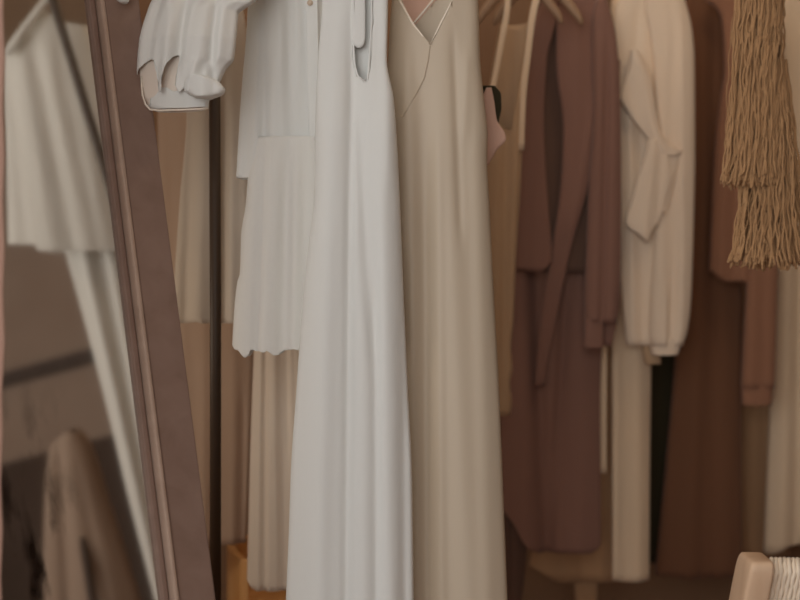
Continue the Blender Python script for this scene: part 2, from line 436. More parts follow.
sl = loft('sleeve', [(-72, 252, 292), (-62, 222, 284), (-40, 172, 268), (-15, 150, 258), (0, 147, 248), (6, 145.6, 240), (10, 144.8, 236.5), (30, 141, 236), (50, 139, 235), (60, 138.2, 233.5), (68, 138, 227), (80, 138.5, 221), (96, 142, 214)], 2.075, .03, M['white'], g,
     folds=[(-20, 172, 90, 168, 7, .018), (-10, 186, 84, 182, 4, -.010), (-10, 200, 90, 197, 9, .012), (-10, 216, 80, 214, 4, -.012), (0, 158, 80, 150, 6, -.008), (0, 226, 70, 222, 6, .006)],
     pleats=[(6, .001, .004, .5)], dY=[(-72, .2), (-40, .11), (0, .03), (40, 0), (110, -.01)],
     yb=[(138, 76), (141, 71), (146, 67), (151, 63.5), (155, 62), (158, 63), (160, 68), (161.5, 78), (162.5, 96), (165.5, 96), (166.5, 84), (168, 74), (171, 66), (175, 61), (179, 58.5), (182, 59), (184, 64), (185.5, 74), (187, 88), (192, 96), (225, 96)], n=220, m=130, seed=5)
loft('cuff', [(58, 140, 214), (75, 138.6, 217), (95, 141, 210), (103, 145, 208), (108, 149, 207.5), (110.5, 155, 207)], 2.08, .022, M['cuffin'], g, n=90, m=26,
     folds=[(60, 165, 110, 165, 6, .004)], yb=[(138, 104), (146, 109), (156, 110.8), (190, 110), (207, 108), (217, 108)])
loft('cuff_band', [(84, 141, 212), (96, 142, 210), (103, 145, 208.5), (108, 149, 208), (110.8, 154, 207)], 2.078, .025, M['white'], g, n=90, m=30, ytF=[(140, 104), (152, 107), (158, 98), (163, 90), (170, 90), (176, 94), (190, 92), (215, 92)], ytB=[(140, 100), (215, 100)], yb=[(138, 104), (146, 109), (156, 110.8), (190, 110), (207, 108), (217, 108)])
tube('cuff_edge', [P(x, y, 2.045)+Vector((0, d, 0)) for x, y, d in ((138.6, 74, .022), (139.4, 84, .018), (141, 94, .012), (145, 104, .004), (150, 109.6, 0), (160, 110.6, -.002), (180, 110.2, -.003), (200, 109, 0), (207, 107.5, .006))], .0016, M['ivorytrim'], g, 8)
loft('cuff_ruffle', [(77, 192, 206), (80, 186, 216), (85, 184, 222), (90, 184, 225), (94, 188, 223), (98, 196, 212)], 2.05, .022, M['white'], g, n=60, m=20, close_top=True, close_bot=True, solid=0,
     folds=[(78, 205, 99, 205, 5, .004), (78, 216, 99, 214, 3, -.004)])
loft('tie_end', [(-50, 176, 200), (-42, 150, 178), (-32, 126, 146), (-15, 116, 129), (0, 117, 129), (3, 120.5, 127)], 2.05, .008, M['white'], g, n=30, m=24, close_bot=True, solid=0, close_top=True, dY=[(-50, .14), (-36, .06), (-15, 0), (0, 0)])
hanger(285, -76, 2.28, 34, 14, 'pale wooden hanger inside the white tiered lace blouse', near_rail(FA, FB, -.216))

# ------------------------------------------------------------------ left, behind: black rack with beige clothes
r = empty('clothing_rack', P(216, 900, 2.42), 'black metal clothing rack whose slim upright stands left of the white blouse', 'rack')
pb = P(215.5, 300, 2.42)
tube('upright', [Vector((pb.x, 2.42, .03)), Vector((pb.x, 2.42, 1.0)), Vector((pb.x-.003, 2.42, 1.86))], .0115, M['blackmetal'], r, 14)
tube('upright', [Vector((pb.x+.02, 3.35, .03)), Vector((pb.x+.02, 3.35, 1.86))], .0115, M['blackmetal'], r, 14)
tube('top_bar', [Vector((pb.x-.003, 2.40, 1.86)), Vector((pb.x+.02, 3.37, 1.86))], .0115, M['blackmetal'], r, 14)
for yy in (2.42, 3.35):
    box('foot', (pb.x-.09, yy-.02, 0), (pb.x+.30, yy+.02, .03), M['blackmetal'], r)

g = garment('beige_blouse', 215, 2.53, 'beige linen blouse hanging behind the slim black upright', 'blouse')
loft('blouse_body', [(-20, 205, 228), (10, 190, 243), (40, 187, 247), (110, 187, 250), (200, 180, 255), (323, 172, 258)], 2.53, .03, M['beige'], g,
     folds=[(90, 206, 330, 202, 9, .014), (90, 194, 330, 186, 5, -.010), (90, 236, 330, 233, 7, .012), (90, 226, 330, 226, 5, -.014), (100, 246, 330, 247, 4, .01)],
     yb=[(172, 326), (186, 323), (200, 321.5), (206, 324), (250, 324)], n=110, m=50, seed=6)
hanger(216, -24, 2.53, 26, 12, 'pale wooden hanger inside the beige linen blouse', ((pb.x, 2.53, 1.86), (0, 1, 0)))
g = garment('cream_pleated_skirt', 272, 2.68, 'pale cream long skirt showing below the lace hem, beside the long white dress', 'skirt')
loft('skirt_body', [(150, 262, 300), (330, 255, 318), (400, 252, 322), (500, 249, 330), (588, 247, 334)], 2.68, .03, M['skirt'], g,
     folds=[(330, 262, 600, 259, 4, .010), (330, 274, 600, 272, 6, .014), (330, 267, 600, 266, 3, -.01), (330, 285, 600, 288, 5, -.010), (330, 252, 600, 251, 3, -.006)],
     pleats=[(9, .001, .003, .6)], yb=[(247, 578), (252, 586), (258, 588.5), (300, 587), (334, 587)], n=130, m=60, seed=7)
tube('hanging_loop', [P(270, 152, 2.68), P(258, 60, 2.68), P(262, 60, 2.68), Vector((pb.x+.006, 2.68, 1.875)), P(290, 152, 2.68)], .002, M['skirt'], g, 6)
g = garment('taupe_dress', 205, 2.86, 'long taupe dress in shadow behind the beige blouse and black upright', 'dress')
loft('dress_body', [(40, 190, 225), (60, 165, 250), (110, 158, 254), (300, 160, 254), (450, 168, 250), (543, 172, 246)], 2.86, .03, M['taupe'], g,
     folds=[(100, 172, 560, 180, 6, -.012), (200, 206, 560, 208, 6, .010), (200, 236, 560, 232, 6, .010), (200, 222, 560, 220, 4, -.012), (400, 244, 560, 242, 4, -.012)],
     pleats=[(5, .001, .003, .3)], yb=[(170, 540), (200, 543), (246, 542)], n=110, m=60, seed=8)
hanger(207, 36, 2.86, 30, 12, 'pale wooden hanger inside the long taupe dress', ((pb.x+.012, 2.86, 1.86), (0, 1, 0)))

# amber wooden stool low behind the skirt
def stool():
    Y = 3.05
    s = empty('low_stool', Vector((P(262, 600, Y).x, Y, 0)), 'low amber orange wooden chair glowing on the floor beneath the cream skirt', 'chair')
    zs = P(0, 592, Y).z
    xl, xr = P(244, 0, Y).x, P(330, 0, Y).x
    box('seat', (xl, Y-.10, zs-.03), (xr, Y+.20, zs), M['amber'], s, .012)
    for x in (xl+.02, xr-.02):
        for yy in (Y-.07, Y+.17):
            tube('leg', [Vector((x, yy, zs-.03)), Vector((x, yy, 0))], [.016, .012], M['amber'], s, 10)
    # curved arm board on the left
    V, Fc = [], []
    N = 14
    for i in range(N+1):
        t = i/N
        yy = Y-.16+.34*t; xx = xl+.012-.055*math.sin(PI*t)
        zt = P(0, 546, Y).z+.01*math.sin(PI*t)
        for dx, z in ((0, zs-.06), (.022, zs-.06), (.022, zt), (0, zt)):
            V.append(Vector((xx+dx, yy, z)))
    for i in range(N):
        for k in range(4):
            k2 = (k+1) % 4
            Fc.append((i*4+k, i*4+k2, i*4+4+k2, i*4+4+k))
    Fc.append((0, 1, 2, 3)); Fc.append((N*4+3, N*4+2, N*4+1, N*4))
    o = mesh('arm_board', V, Fc, M['amber'], s, False)
    bv = o.modifiers.new('b', 'BEVEL'); bv.width = .006; bv.segments = 2
stool()

# ------------------------------------------------------------------ rear rail garments
def rr(px, Y): return near_rail(RA, RB, (px-400)*Y/F)
# A cream slip with thin straps
g = garment('cream_slip', 507, 2.95, 'cream slip with thin straps and scalloped hem, just right of the ivory satin slip', 'slip')
loft('slip_body', [(22, 500, 528), (60, 494, 526), (100, 487, 524), (180, 484, 521), (260, 482, 516), (320, 484, 513.5), (350, 486, 511), (368, 487, 512.8), (384, 488, 509.8), (400, 489, 512), (415, 490, 510.5)], 2.95, .024, M['tan'], g,
     folds=[(60, 518, 400, 508, 5, .012), (60, 506, 330, 503, 6, -.012), (120, 498, 400, 496, 6, .008)], ytF=[(480, 80), (491, 96), (500, 128), (512, 132), (519, 95), (523, 60), (530, 40)], ytB=[(480, 30), (500, 24), (530, 22)],
     yb=[(482, 424), (498, 421), (501, 418), (504, 419), (507, 414), (509, 415), (512, 406)], n=110, m=60, seed=9)
loft('strap', [(-18, 507, 512), (10, 504, 510), (50, 497, 503), (96, 488.5, 494)], 2.93, .003, M['cream'], g, n=20, m=20, close_top=True, close_bot=True, solid=0)
loft('strap', [(-14, 536, 543), (16, 529, 536), (50, 525, 531.5), (100, 519, 526), (150, 516, 524)], 2.93, .003, M['cream'], g, n=20, m=20, close_top=True, close_bot=True, solid=0)
hanger(520, -26, 2.955, 43, 47, 'pale wooden hanger with a pointed tip holding the cream slip', rr(520, 2.955), None, 'hanger', .017)
hanger(538, -26, 3.02, 45, 48, 'pale wooden hanger with its tip in front of the mauve coat', rr(538, 3.02), None, 'hanger', .017)

# B mauve coat
g = garment('mauve_coat', 567, 3.13, 'mauve open coat with a long cuffed sleeve, beside the cream slip', 'coat')
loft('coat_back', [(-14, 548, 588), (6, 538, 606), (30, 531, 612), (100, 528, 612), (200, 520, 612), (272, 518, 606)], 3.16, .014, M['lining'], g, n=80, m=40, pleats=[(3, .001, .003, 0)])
loft('front_panel', [(-8, 548, 560), (20, 534, 556), (60, 528, 547), (120, 524, 544), (200, 517, 548), (262, 514, 552), (272, 513.5, 552)], 3.115, .012, M['mauve'], g,
     folds=[(60, 535, 280, 525, 5, .005)], yb=[(513, 268), (530, 271), (541, 272.5), (552, 262)], n=70, m=50)
loft('front_panel', [(-6, 560, 598), (20, 556, 604), (60, 556, 604), (130, 563, 600), (180, 561, 590), (240, 553, 574), (310, 543, 560), (388, 537, 547)], 3.12, .014, M['mauve'], g, dY=[(220, 0), (390, .062)],
     folds=[(0, 578, 240, 570, 7, .006), (100, 594, 330, 556, 4, .006)], n=80, m=60)
loft('sleeve', [(0, 596, 606), (15, 592, 611), (40, 592, 616), (100, 593, 620), (200, 588, 621), (280, 585, 620), (322, 584, 616)], 3.105, .026, M['mauve'], g,
     folds=[(60, 606, 320, 601, 3.5, -.014), (60, 599, 320, 592, 5, .006), (60, 613, 320, 611, 5, .006)], n=80, m=60)
loft('cuff', [(318, 584, 603), (348, 583.5, 603)], 3.10, .02, M['mauve'], g, n=50, m=14)
loft('side_panel', [(60, 590, 620), (200, 588, 620), (300, 590, 620), (346, 597, 612)], 3.15, .014, M['mauve'], g, n=60, m=40)
# mauve dress under the coat
g = garment('mauve_dress', 553, 3.22, 'long mauve dress with uneven hem hanging below the open mauve coat', 'dress')
loft('dress_body', [(20, 560, 590), (60, 540, 605), (200, 520, 606), (300, 508, 604), (400, 500, 600), (480, 500, 600.5), (552, 505, 601)], 3.22, .026, M['mauve'], g,
     folds=[(230, 570, 560, 548, 6, -.022), (200, 588, 560, 580, 12, .012), (280, 520, 560, 524, 8, .012), (280, 560, 560, 566, 6, -.006), (240, 534, 560, 545, 7, -.034)],
     yb=[(498, 506), (505, 512), (514, 524), (522, 540), (527, 547), (540, 553), (552, 551.5), (590, 552), (597, 548), (601, 543)], n=150, m=80, seed=10)
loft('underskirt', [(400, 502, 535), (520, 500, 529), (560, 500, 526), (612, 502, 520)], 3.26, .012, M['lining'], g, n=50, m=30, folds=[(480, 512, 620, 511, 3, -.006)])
hanger(568, -22, 3.13, 24, 10, 'pale wooden hanger inside the mauve coat', rr(568, 3.15))
hanger(575, 14, 3.22, 24, 12, 'pale wooden hanger inside the long mauve dress', rr(575, 3.22))

# C cream long dress
g = garment('cream_long_dress', 605, 3.33, 'long cream dress reaching near the floor between mauve dress and black cloth', 'dress')
loft('dress_body', [(0, 612, 640), (40, 608, 645), (200, 611, 652), (350, 612, 651), (470, 612, 649.5), (580, 612, 649)], 3.33, .03, M['cream'], g,
     folds=[(200, 634, 600, 635, 9, .018), (240, 616, 600, 615, 5, -.020)],
     yb=[(600, 579), (620, 579.5), (649, 578)], n=140, m=70, seed=11)
loft('sash', [(330, 597, 607), (420, 597, 606.5), (473, 597, 606.5)], 3.275, .006, M['cream'], g, n=30, m=20, close_bot=True, close_top=True, solid=0)
g2 = garment('cream_dress_shade', 575, 3.42, 'caramel sheet for the shaded side of the long cream dress, low behind the mauve dress, its hem sagging above the floor', 'skirt')  # added sheet: the shaded left side of the cream dress as brown cloth
loft('skirt_body', [(60, 596, 612), (200, 570, 618), (350, 555, 622), (470, 545, 624), (580, 527, 626)], 3.42, .026, M['shade'], g2,  # body of the added shade sheet, not a skirt
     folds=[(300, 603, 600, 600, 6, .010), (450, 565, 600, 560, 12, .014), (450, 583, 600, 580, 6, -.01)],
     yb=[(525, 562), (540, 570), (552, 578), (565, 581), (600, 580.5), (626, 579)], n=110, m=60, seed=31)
loft('underskirt', [(560, 572, 598), (612, 576, 597)], 3.43, .012, M['shade'], g2, n=40, m=10)  # narrow strip hanging below the added sheet
hanger(604, 54, 3.42, 24, 14, 'added pale wooden hanger holding the caramel shade sheet behind the cream dress', rr(604, 3.42))
hanger(626, -10, 3.33, 22, 14, 'pale wooden hanger inside the long cream dress', rr(626, 3.33))

# D cream blouse with tie
g = garment('cream_tie_blouse', 655, 3.22, 'cream long sleeved blouse with draped neck tie, rounded shoulder beside the dark brown dress', 'blouse')
loft('blouse_body', [(-22, 640, 660), (-8, 622, 668), (20, 614, 670), (100, 613, 668), (200, 617, 666), (280, 620, 662), (345, 626, 660)], 3.235, .022, M['creamD'], g,
     folds=[(60, 628, 340, 631, 4, .010), (100, 640, 340, 642, 6, -.014), (10, 650, 200, 662, 6, -.01), (10, 638, 90, 628, 6, -.012)], n=110, m=60, seed=12)
sl = loft('sleeve', [(-18, 650, 668), (-4, 644, 682), (10, 644, 687), (30, 648, 691.5), (60, 652, 694), (150, 655, 694.5), (250, 652, 692.5), (300, 649, 690.5), (330, 648, 687), (346, 650, 682)], 3.22, .03, M['creamD'], g,
     folds=[(20, 679, 340, 680, 5, .010), (20, 688, 300, 688, 4, .006), (60, 670, 300, 668, 5, -.012), (150, 660, 340, 656, 5, .008), (220, 676, 345, 668, 4, -.008), (290, 664, 350, 662, 4, .006)],
     pleats=[(3, .001, .002, .5)], n=110, m=60, seed=13)
loft('cuff', [(338, 650, 682), (350, 651, 679), (355, 652, 677)], 3.215, .024, M['creamD'], g, n=60, m=12)
loft('cuff', [(335, 640, 661), (364, 645, 660.5)], 3.245, .012, M['tan'], g, n=40, m=12)
loft('neck_tie', [(50, 630, 638), (66, 629, 645), (80, 625, 651), (92, 620.5, 653.5), (98, 619, 654.5), (106, 624, 655.5), (120, 633, 658), (133, 643, 661), (142, 649, 668), (148, 652, 676), (152, 656, 682.5), (156, 662, 677)], 3.185, .012, M['creamD'], g,
     folds=[(60, 637, 150, 660, 6, .008), (85, 628, 140, 648, 5, -.005)], n=70, m=60, close_bot=True, close_top=True, solid=0)
loft('tie_tail', [(140, 648, 662), (160, 643, 670), (175, 638, 672), (200, 631.5, 666), (222, 625.5, 659), (226, 627, 656), (234, 637, 651), (241, 645, 648)], 3.18, .011, M['creamD'], g,
     folds=[(150, 652, 240, 642, 5, .008), (150, 661, 240, 655, 4, -.006)], n=70, m=60, close_bot=True, close_top=True, solid=0)
loft('tie_tail', [(150, 658, 681), (170, 660, 677), (200, 661, 670), (214, 662, 665)], 3.19, .008, M['creamD'], g, n=40, m=30, close_bot=True, close_top=True, solid=0)
hanger(652, -26, 3.225, 26, 16, 'pale wooden hanger inside the cream tie blouse', rr(652, 3.225))

# E dark brown dress
g = garment('dark_brown_dress', 700, 3.56, 'long dark brown dress between the cream tie blouse and the dusty rose blouse', 'dress')
loft('dress_body', [(-16, 698, 722), (0, 684, 735), (30, 680, 738), (120, 682, 740), (250, 680, 741), (360, 675, 741), (450, 667, 741), (577, 655, 742)], 3.56, .03, M['brown'], g,
     folds=[(50, 697, 580, 688, 10, .010), (50, 712, 580, 712, 6, -.008), (50, 726, 580, 728, 8, .010)], pleats=[(3, .001, .004, 1)],
     yb=[(655, 574), (690, 577), (742, 575)], n=120, m=60, seed=14)
hanger(710, -20, 3.56, 24, 16, 'pale wooden hanger inside the dark brown dress', rr(710, 3.56))
# black cloth filling the gap
g = garment('black_gap_cloth', 672, 3.68, 'black cloth filling the dark gap between the long cream dress and dark brown dress', 'dress')
loft('dress_body', [(-12, 668, 690), (0, 654, 704), (150, 652, 702), (300, 644, 694), (562, 646, 690)], 3.68, .024, M['black'], g, folds=[(200, 662, 520, 662, 6, .006)], n=80, m=40, seed=15)  # body of the black gap cloth
hanger(679, -14, 3.68, 22, 14, 'pale wooden hanger inside the black cloth', rr(679, 3.68))

# F dusty rose blouse
g = garment('dusty_rose_blouse', 742, 3.44, 'dusty rose blouse with peplum hem and long cuffed sleeve, behind the jute tassel', 'blouse')
loft('blouse_body', [(-16, 722, 748), (-2, 704, 760), (8, 716, 766), (20, 722, 770), (45, 724, 774), (70, 724.5, 774), (100, 720, 774), (150, 715, 772), (200, 712.5, 768), (250, 710.5, 762), (284, 709, 760)], 3.44, .026, M['rose'], g,
     folds=[(20, 727, 280, 718, 4, .008), (60, 736, 280, 731, 5, -.012), (60, 746, 280, 742, 6, .008), (255, 712, 292, 756, 5, .006)],
     yb=[(709, 270), (718, 277), (726, 282), (740, 281), (752, 286), (762, 289)], n=110, m=60, seed=16)
loft('sleeve', [(-2, 748, 762), (20, 752, 774), (100, 756, 779), (200, 752, 779), (290, 746, 777), (330, 744, 776), (388, 741, 774.5)], 3.42, .024, M['rose'], g,
     folds=[(200, 752, 390, 747, 5, .008), (200, 764, 390, 760, 5, -.006), (309, 750, 328, 766, 5, -.006)], n=90, m=60, seed=17)
loft('cuff', [(386, 741.5, 773), (405, 742, 771)], 3.42, .021, M['rose'], g, n=60, m=12)
hanger(736, -20, 3.44, 26, 16, 'pale wooden hanger inside the dusty rose blouse', rr(736, 3.44))
# G cream gown far right
g = garment('cream_gown', 800, 3.62, 'long cream gown at the far right edge behind the jute tassel', 'dress')
loft('dress_body', [(-14, 790, 815), (0, 778, 828), (100, 784, 832), (270, 776, 838), (400, 770, 846), (552, 764, 856)], 3.62, .034, M['cream'], g,
     folds=[(240, 785, 560, 778, 7, .020), (200, 798, 560, 792, 5, -.012), (40, 806, 560, 806, 8, .012)],
     yb=[(740, 555), (758, 554), (771, 552), (783, 545.5), (800, 541), (856, 540)], n=140, m=60, seed=18)
g2 = garment('cream_gown_shade', 758, 3.74, 'caramel sheet for the shaded side of the cream gown, in the narrow gap between dark brown dress and cream gown', 'skirt')  # added brown sheet in place of shade along the gown's left side
loft('skirt_body', [(200, 750, 775), (300, 744, 782), (556, 734, 790)], 3.74, .026, M['shade'], g2, folds=[(250, 756, 570, 750, 6, .010), (250, 764, 570, 762, 5, -.01)], n=90, m=40, seed=32)  # body of the added shade sheet, not a skirt
hanger(762, 196, 3.74, 20, 12, 'added pale wooden hanger holding the caramel shade sheet beside the cream gown', rr(762, 3.74))
hanger(802, -18, 3.62, 24, 16, 'pale wooden hanger inside the cream gown', rr(802, 3.62))

# ------------------------------------------------------------------ jute tassel
YT = 1.95
t = empty('jute_tassel', P(760, 270, YT), 'two tier jute yarn tassel hanging at the top right corner', 'tassel')
def fringe(name, n, top, bot, seed, r):
    (ty, tx, tw), (by, bx, bw) = top, bot
    rnd = random.Random(seed); lst = []
    for i in range(n):
        if i % 4 == 0: th0, q0 = rnd.uniform(0, 2*PI), math.sqrt(rnd.uniform(.12, 1)); cl = [rnd.uniform(.5, 1.6), rnd.uniform(.03, .06), rnd.uniform(0, 6.28), rnd.uniform(-12, 4), rnd.uniform(.2, 1)*2.2]
        th, q = th0+rnd.gauss(0, .13), q0*(1+rnd.gauss(0, .03))
        cx, sx = math.cos(th)*q, math.sin(th)*q
        L = by+rnd.uniform(-5, 3)+cl[3]*.6+4*abs(cx)*(-1)
        a1, a2 = cl[4]*rnd.uniform(.7, 1.3), rnd.uniform(.8, 2.8)
        f1, f2 = cl[1]+rnd.uniform(-.008, .008), rnd.uniform(.12, .24)
        p1, p2 = cl[2]+rnd.uniform(-.6, .6), rnd.uniform(0, 6.28)
        drift = rnd.uniform(-.10, .10)
        pts, rad = [], []
        K = 30
        for k in range(K+1):
            s = k/K; y = ty+(L-ty)*s
            w = tw+(bw-tw)*(s**1.1)
            c = tx+(bx-tx)*s
            x = c+w*(cx+drift*math.sin(PI*s))+(a1*math.sin(f1*y+p1)+a2*.6*math.sin(f2*y+p2))*min(1, s*4)
            z = P(x, y, YT)
            z.y += sx*w*YT/F*.8+(a1*math.cos(f1*y+p1*1.7)+a2*.5*math.cos(f2*y+p2))*YT/F
            if s > .93: z += Vector((cx*.002, -abs(sx)*.002, 0))*(s-.93)*30
            pts.append(z); rad.append(r*(1+.10*math.sin(k*1.9+p1))*(1.25 if s > .95 else 1))
        if i % 5 == 4: pts = [p_+Vector((rnd.gauss(0, .0008), rnd.gauss(0, .0008)-.0015, 0)) for p_ in pts]; rad = [.0007]*len(pts)
        lst.append((pts, rad))
    o = tubes(name, lst, M['jute'], t, 6)
    o['kind'] = 'stuff'
    return o
fringe('upper_fringe', 380, (-55, 762, 22), (188, 753.5, 30.5), 1, .0014)
fringe('lower_fringe', 340, (60, 773, 13), (268, 770.5, 39.5), 2, .0014)
tube('knot', [P(762, y, YT) for y in (-95, -85, -70, -55, -45)], [.012, .034, .042, .040, .036], M['jute'], t, 20)
tube('hanging_cord', [P(762, -90, YT), Vector((P(762, 0, YT).x, YT, ZT))], .006, M['jute'], t, 10)

# ------------------------------------------------------------------ woven chair (lower right)
def chair():
    Y = 2.0
    c0 = P(742, 600, Y); zt = P(0, 554, Y).z
    ch = empty('woven_chair', Vector((c0.x+.3, Y-.2, 0)), 'low light oak chair with a white woven cord back in the bottom right corner', 'chair')
    yaw = math.radians(-3.5); lean = math.radians(20)
    O = P(757, 553, Y-.02); O.z = 0
    R = Matrix.Translation(O) @ Matrix.Rotation(yaw, 4, 'Z')
    W = .56
    def up(z):   # back plane leans toward the viewer at the top
        return -math.tan(lean)*(z-zt)*-1
    def post(x, splay, name):
        # rounded flat post: loft of rounded rectangles from floor-side to top
        V, Fc = [], []
        zs = [.0, .1, .25, .40, .50, zt-.04, zt-.018, zt-.008, zt-.002, zt]
        sc_ = [1, 1, 1, 1, 1, 1, .985, .93, .84, .68]
        seg = 40; wx, wy = .0215, .052
        for z, e in zip(zs, sc_):
            oy = (zt-z)*math.tan(lean)
            ox = -(zt-z)*splay
            for k in range(seg):
                a = 2*PI*k/seg; cc, ss = math.cos(a), math.sin(a)
                px_ = math.copysign(abs(cc)**.26, cc)*wx*e; py_ = math.copysign(abs(ss)**.26, ss)*wy*e
                V.append(R @ Vector((x+px_+ox, oy+py_, z)))
        for i in range(len(zs)-1):
            for k in range(seg):
                k2 = (k+1) % seg
                Fc.append((i*seg+k, i*seg+k2, (i+1)*seg+k2, (i+1)*seg+k))
        Fc.append(tuple(range(seg))); Fc.append(tuple((len(zs)-1)*seg+k for k in reversed(range(seg))))
        return mesh(name, V, Fc, M['chairwood'], ch)
    post(0, .10, 'post'); post(W, -.10, 'post')
    # top and lower back rails
    def rail_(z, r):
        oy = (zt-z)*math.tan(lean)
        pts = [R @ Vector((W*i/8, oy, z)) for i in range(9)]
        tube('back_rail', pts, r, M['chairwood'], ch, 14)
    rail_(zt-.028, .02); rail_(.34, .016)
    # woven cord back: vertical strands wrapped over the top rail, waving over cross cords
    lst = []
    n = 74
    for i in range(n):
        x = .0235+(W-.047)*i/(n-1)
        for side in (-1, 1):
            pts = []
            for k in range(34):
                z = .33+(zt-.012-.33)*k/33
                wob = .0016*math.sin(k*1.9+(i % 2)*PI)
                oy = (zt-z)*math.tan(lean)+side*(.022 if k < 33 else .012)+wob
                pts.append(R @ Vector((x-(zt-z)*.10*(1-2*i/(n-1))+.0007*math.sin(k*1.9+(i % 2)*PI), oy, z)))
            if side == -1: A_ = pts
            else: lst.append((A_+[R @ Vector((x, 0, zt-.004))]+pts[::-1], .0042))
    o = tubes('woven_back', lst, M['cord'], ch, 6)
    # seat
    Yd = (zt-.33)*math.tan(lean)
    o = box('seat', (0.0, Yd-.02, .27), (W, Yd+.48, .31), M['chairwood'], ch, .012, R)
    for x in (.02, W-.02):
        tube('leg', [R @ Vector((x, Yd+.45, .28)), R @ Vector((x, Yd+.47, 0))], [.02, .016], M['chairwood'], ch, 12)
chair()

# ------------------------------------------------------------------ leaning mirror
phi, the = math.radians(50), math.radians(10)
h = Vector((math.cos(phi), -math.sin(phi), 0))
nrm = (h*math.cos(the)+Vector((0, 0, 1))*math.sin(the)).normalized()
CAM = Vector((0, 0, CAMZ))
p0 = P(127, 300, 2.0)
def ray(x, y, off=0.0):
    d = P(x, y, 1.0)-CAM
    q = p0+nrm*off
    s = (q-CAM).dot(nrm)/d.dot(nrm)
    return CAM+d*s
def refl(q): return q-nrm*(2*(q-p0).dot(nrm))
A_, B_ = ray(86, 0), ray(160, 600)
U = (A_-B_).normalized()                    # up along the stile
Wd = nrm.cross(U).normalized()              # across, away from the right stile
if Wd.x > 0: Wd = -Wd
E0 = ray(123, 300)                          # on the glass edge
bead_w = abs((ray(138.5, 300, .012)-E0).dot(Wd))
face_w = abs((ray(175.5, 280, .02)-E0).dot(Wd))-bead_w
MX = Matrix(((-Wd.x, U.x, nrm.x, E0.x), (-Wd.y, U.y, nrm.y, E0.y), (-Wd.z, U.z, nrm.z, E0.z), (0, 0, 0, 1)))
zb = (.003-E0.z)/U.z                         # u where the edge meets the floor
GW, UT = .62, 1.02
fw = bead_w+face_w
ub = zb+fw+.04
mir = empty('floor_mirror', E0+U*zb, 'tall leaning brown wooden floor mirror reflecting an off-white dress, at the left', 'mirror')
def mbox(name, lo, hi, mat, bevel=.004):
    o = box(name, (-hi[0], lo[1], lo[2]), (-lo[0], hi[1], hi[2]), mat, mir, bevel)
    o.matrix_parent_inverse = Matrix.Identity(4)
    m = Matrix.Translation(-Vector(mir.location)) @ MX
    o.location, rq, _ = m.decompose(); o.rotation_mode = 'QUATERNION'; o.rotation_quaternion = rq
    return o
gl = mbox('mirror_glass', (-.003, ub, -.004), (GW, UT, 0), M['mirror'], 0)
for lo, hi in (((-fw, ub-fw, -.03), (-bead_w, UT+fw, .02)), ((GW+bead_w, ub-fw, -.03), (GW+fw, UT+fw, .02))):
    mbox('stile', lo, hi, M['frame'])
for lo, hi in (((-bead_w, ub-fw, -.03), (GW+bead_w, ub-bead_w, .02)), ((-bead_w, UT+bead_w, -.03), (GW+bead_w, UT+fw, .02))):
    mbox('frame_rail', lo, hi, M['frame'])
for lo, hi in (((-bead_w*.55, ub-bead_w, -.01), (-bead_w*.02-.0, UT+bead_w, .010)), ((-bead_w, ub-bead_w, -.01), (-bead_w*.62, UT+bead_w, .026)),
               ((GW, ub-bead_w, -.01), (GW+bead_w, UT+bead_w, .022)), ((0, ub-bead_w, -.01), (GW, ub, .022)), ((0, UT, -.01), (GW, UT+bead_w, .022))):
    mbox('bead', lo, hi, M['frame'] if lo[0] == -bead_w*.55 else M['bead'], .003)
top = E0+Wd*(GW/2)+U*(UT-.1)-nrm*.03
foot = Vector((top.x, top.y, 0))-Vector((h.x, h.y, 0))*.12
tube('back_strut', [top, Vector((foot.x, foot.y, .01))], .016, M['frame'], mir, 10)

# what the mirror shows: things that hang high on the right hand side of the shop
YV = 3.45
g = empty('offwhite_tunic', refl(P(80, 330, YV)), 'long off-white linen dress with straight overlayer, seen reflected in the floor mirror', 'dress')
loft('tunic', [(0, 40, 82), (28, 22, 92), (60, 3.5, 100), (120, 6, 112), (180, 8, 122), (245, 9, 134), (252, 9, 136)], YV, .05, M['sage'], g, xf=refl,
     folds=[(40, 22, 250, 58, 10, .012), (60, 10, 250, 30, 7, -.008), (40, 50, 250, 92, 12, .012), (50, 38, 250, 78, 7, -.010), (40, 74, 250, 110, 8, .008), (50, 62, 250, 104, 7, -.006)],
     yb=[(5, 244.5), (41, 245), (42, 251), (56, 253), (66, 250), (134, 256)], ytF=[(2, 58), (12, 48), (45, 10), (60, 25), (84, 28), (100, 26)], ytB=[(2, 58), (12, 48), (45, 10), (60, 25), (84, 28), (100, 26)], n=140, m=90, seed=20)
loft('long_skirt', [(60, 30, 95), (200, 50, 124), (252, 66, 132), (400, 106, 154), (500, 130, 172), (600, 156, 188), (640, 166, 194)], YV+.06, .04, M['sage'], g, xf=refl,
     folds=[(200, 76, 640, 172, 6, .022), (200, 92, 640, 180, 5, -.02), (200, 106, 640, 186, 8, .02)], pleats=[(3, .001, .003, 0)], n=100, m=60, seed=21)
tube('shoulder_band', [refl(P(x, y, YV-.07)) for x, y in ((6, 54), (25, 28), (48, -2), (60, -20))], .012, M['sage'], g, 10)
q1 = refl(P(52, 12, YV)); tube('hanging_ribbon', [q1, Vector((q1.x, q1.y, ZT))], .004, M['sage'], g, 6)
g2 = empty('slanted_pole', refl(P(97, 150, YV-.16)), 'thin black pole seen reflected in front of the off-white dress', 'pole')
a, b = refl(P(53, 0, YV-.16)), refl(P(99, 150, YV-.16))
d = (b-a).normalized()
k0 = (a.z-(ZT-.0))/-d.z*-1 if abs(d.z) > 1e-3 else -.4
ptop = a+d*((ZT-a.z)/d.z); pbot = a+d*((0-a.z)/d.z)
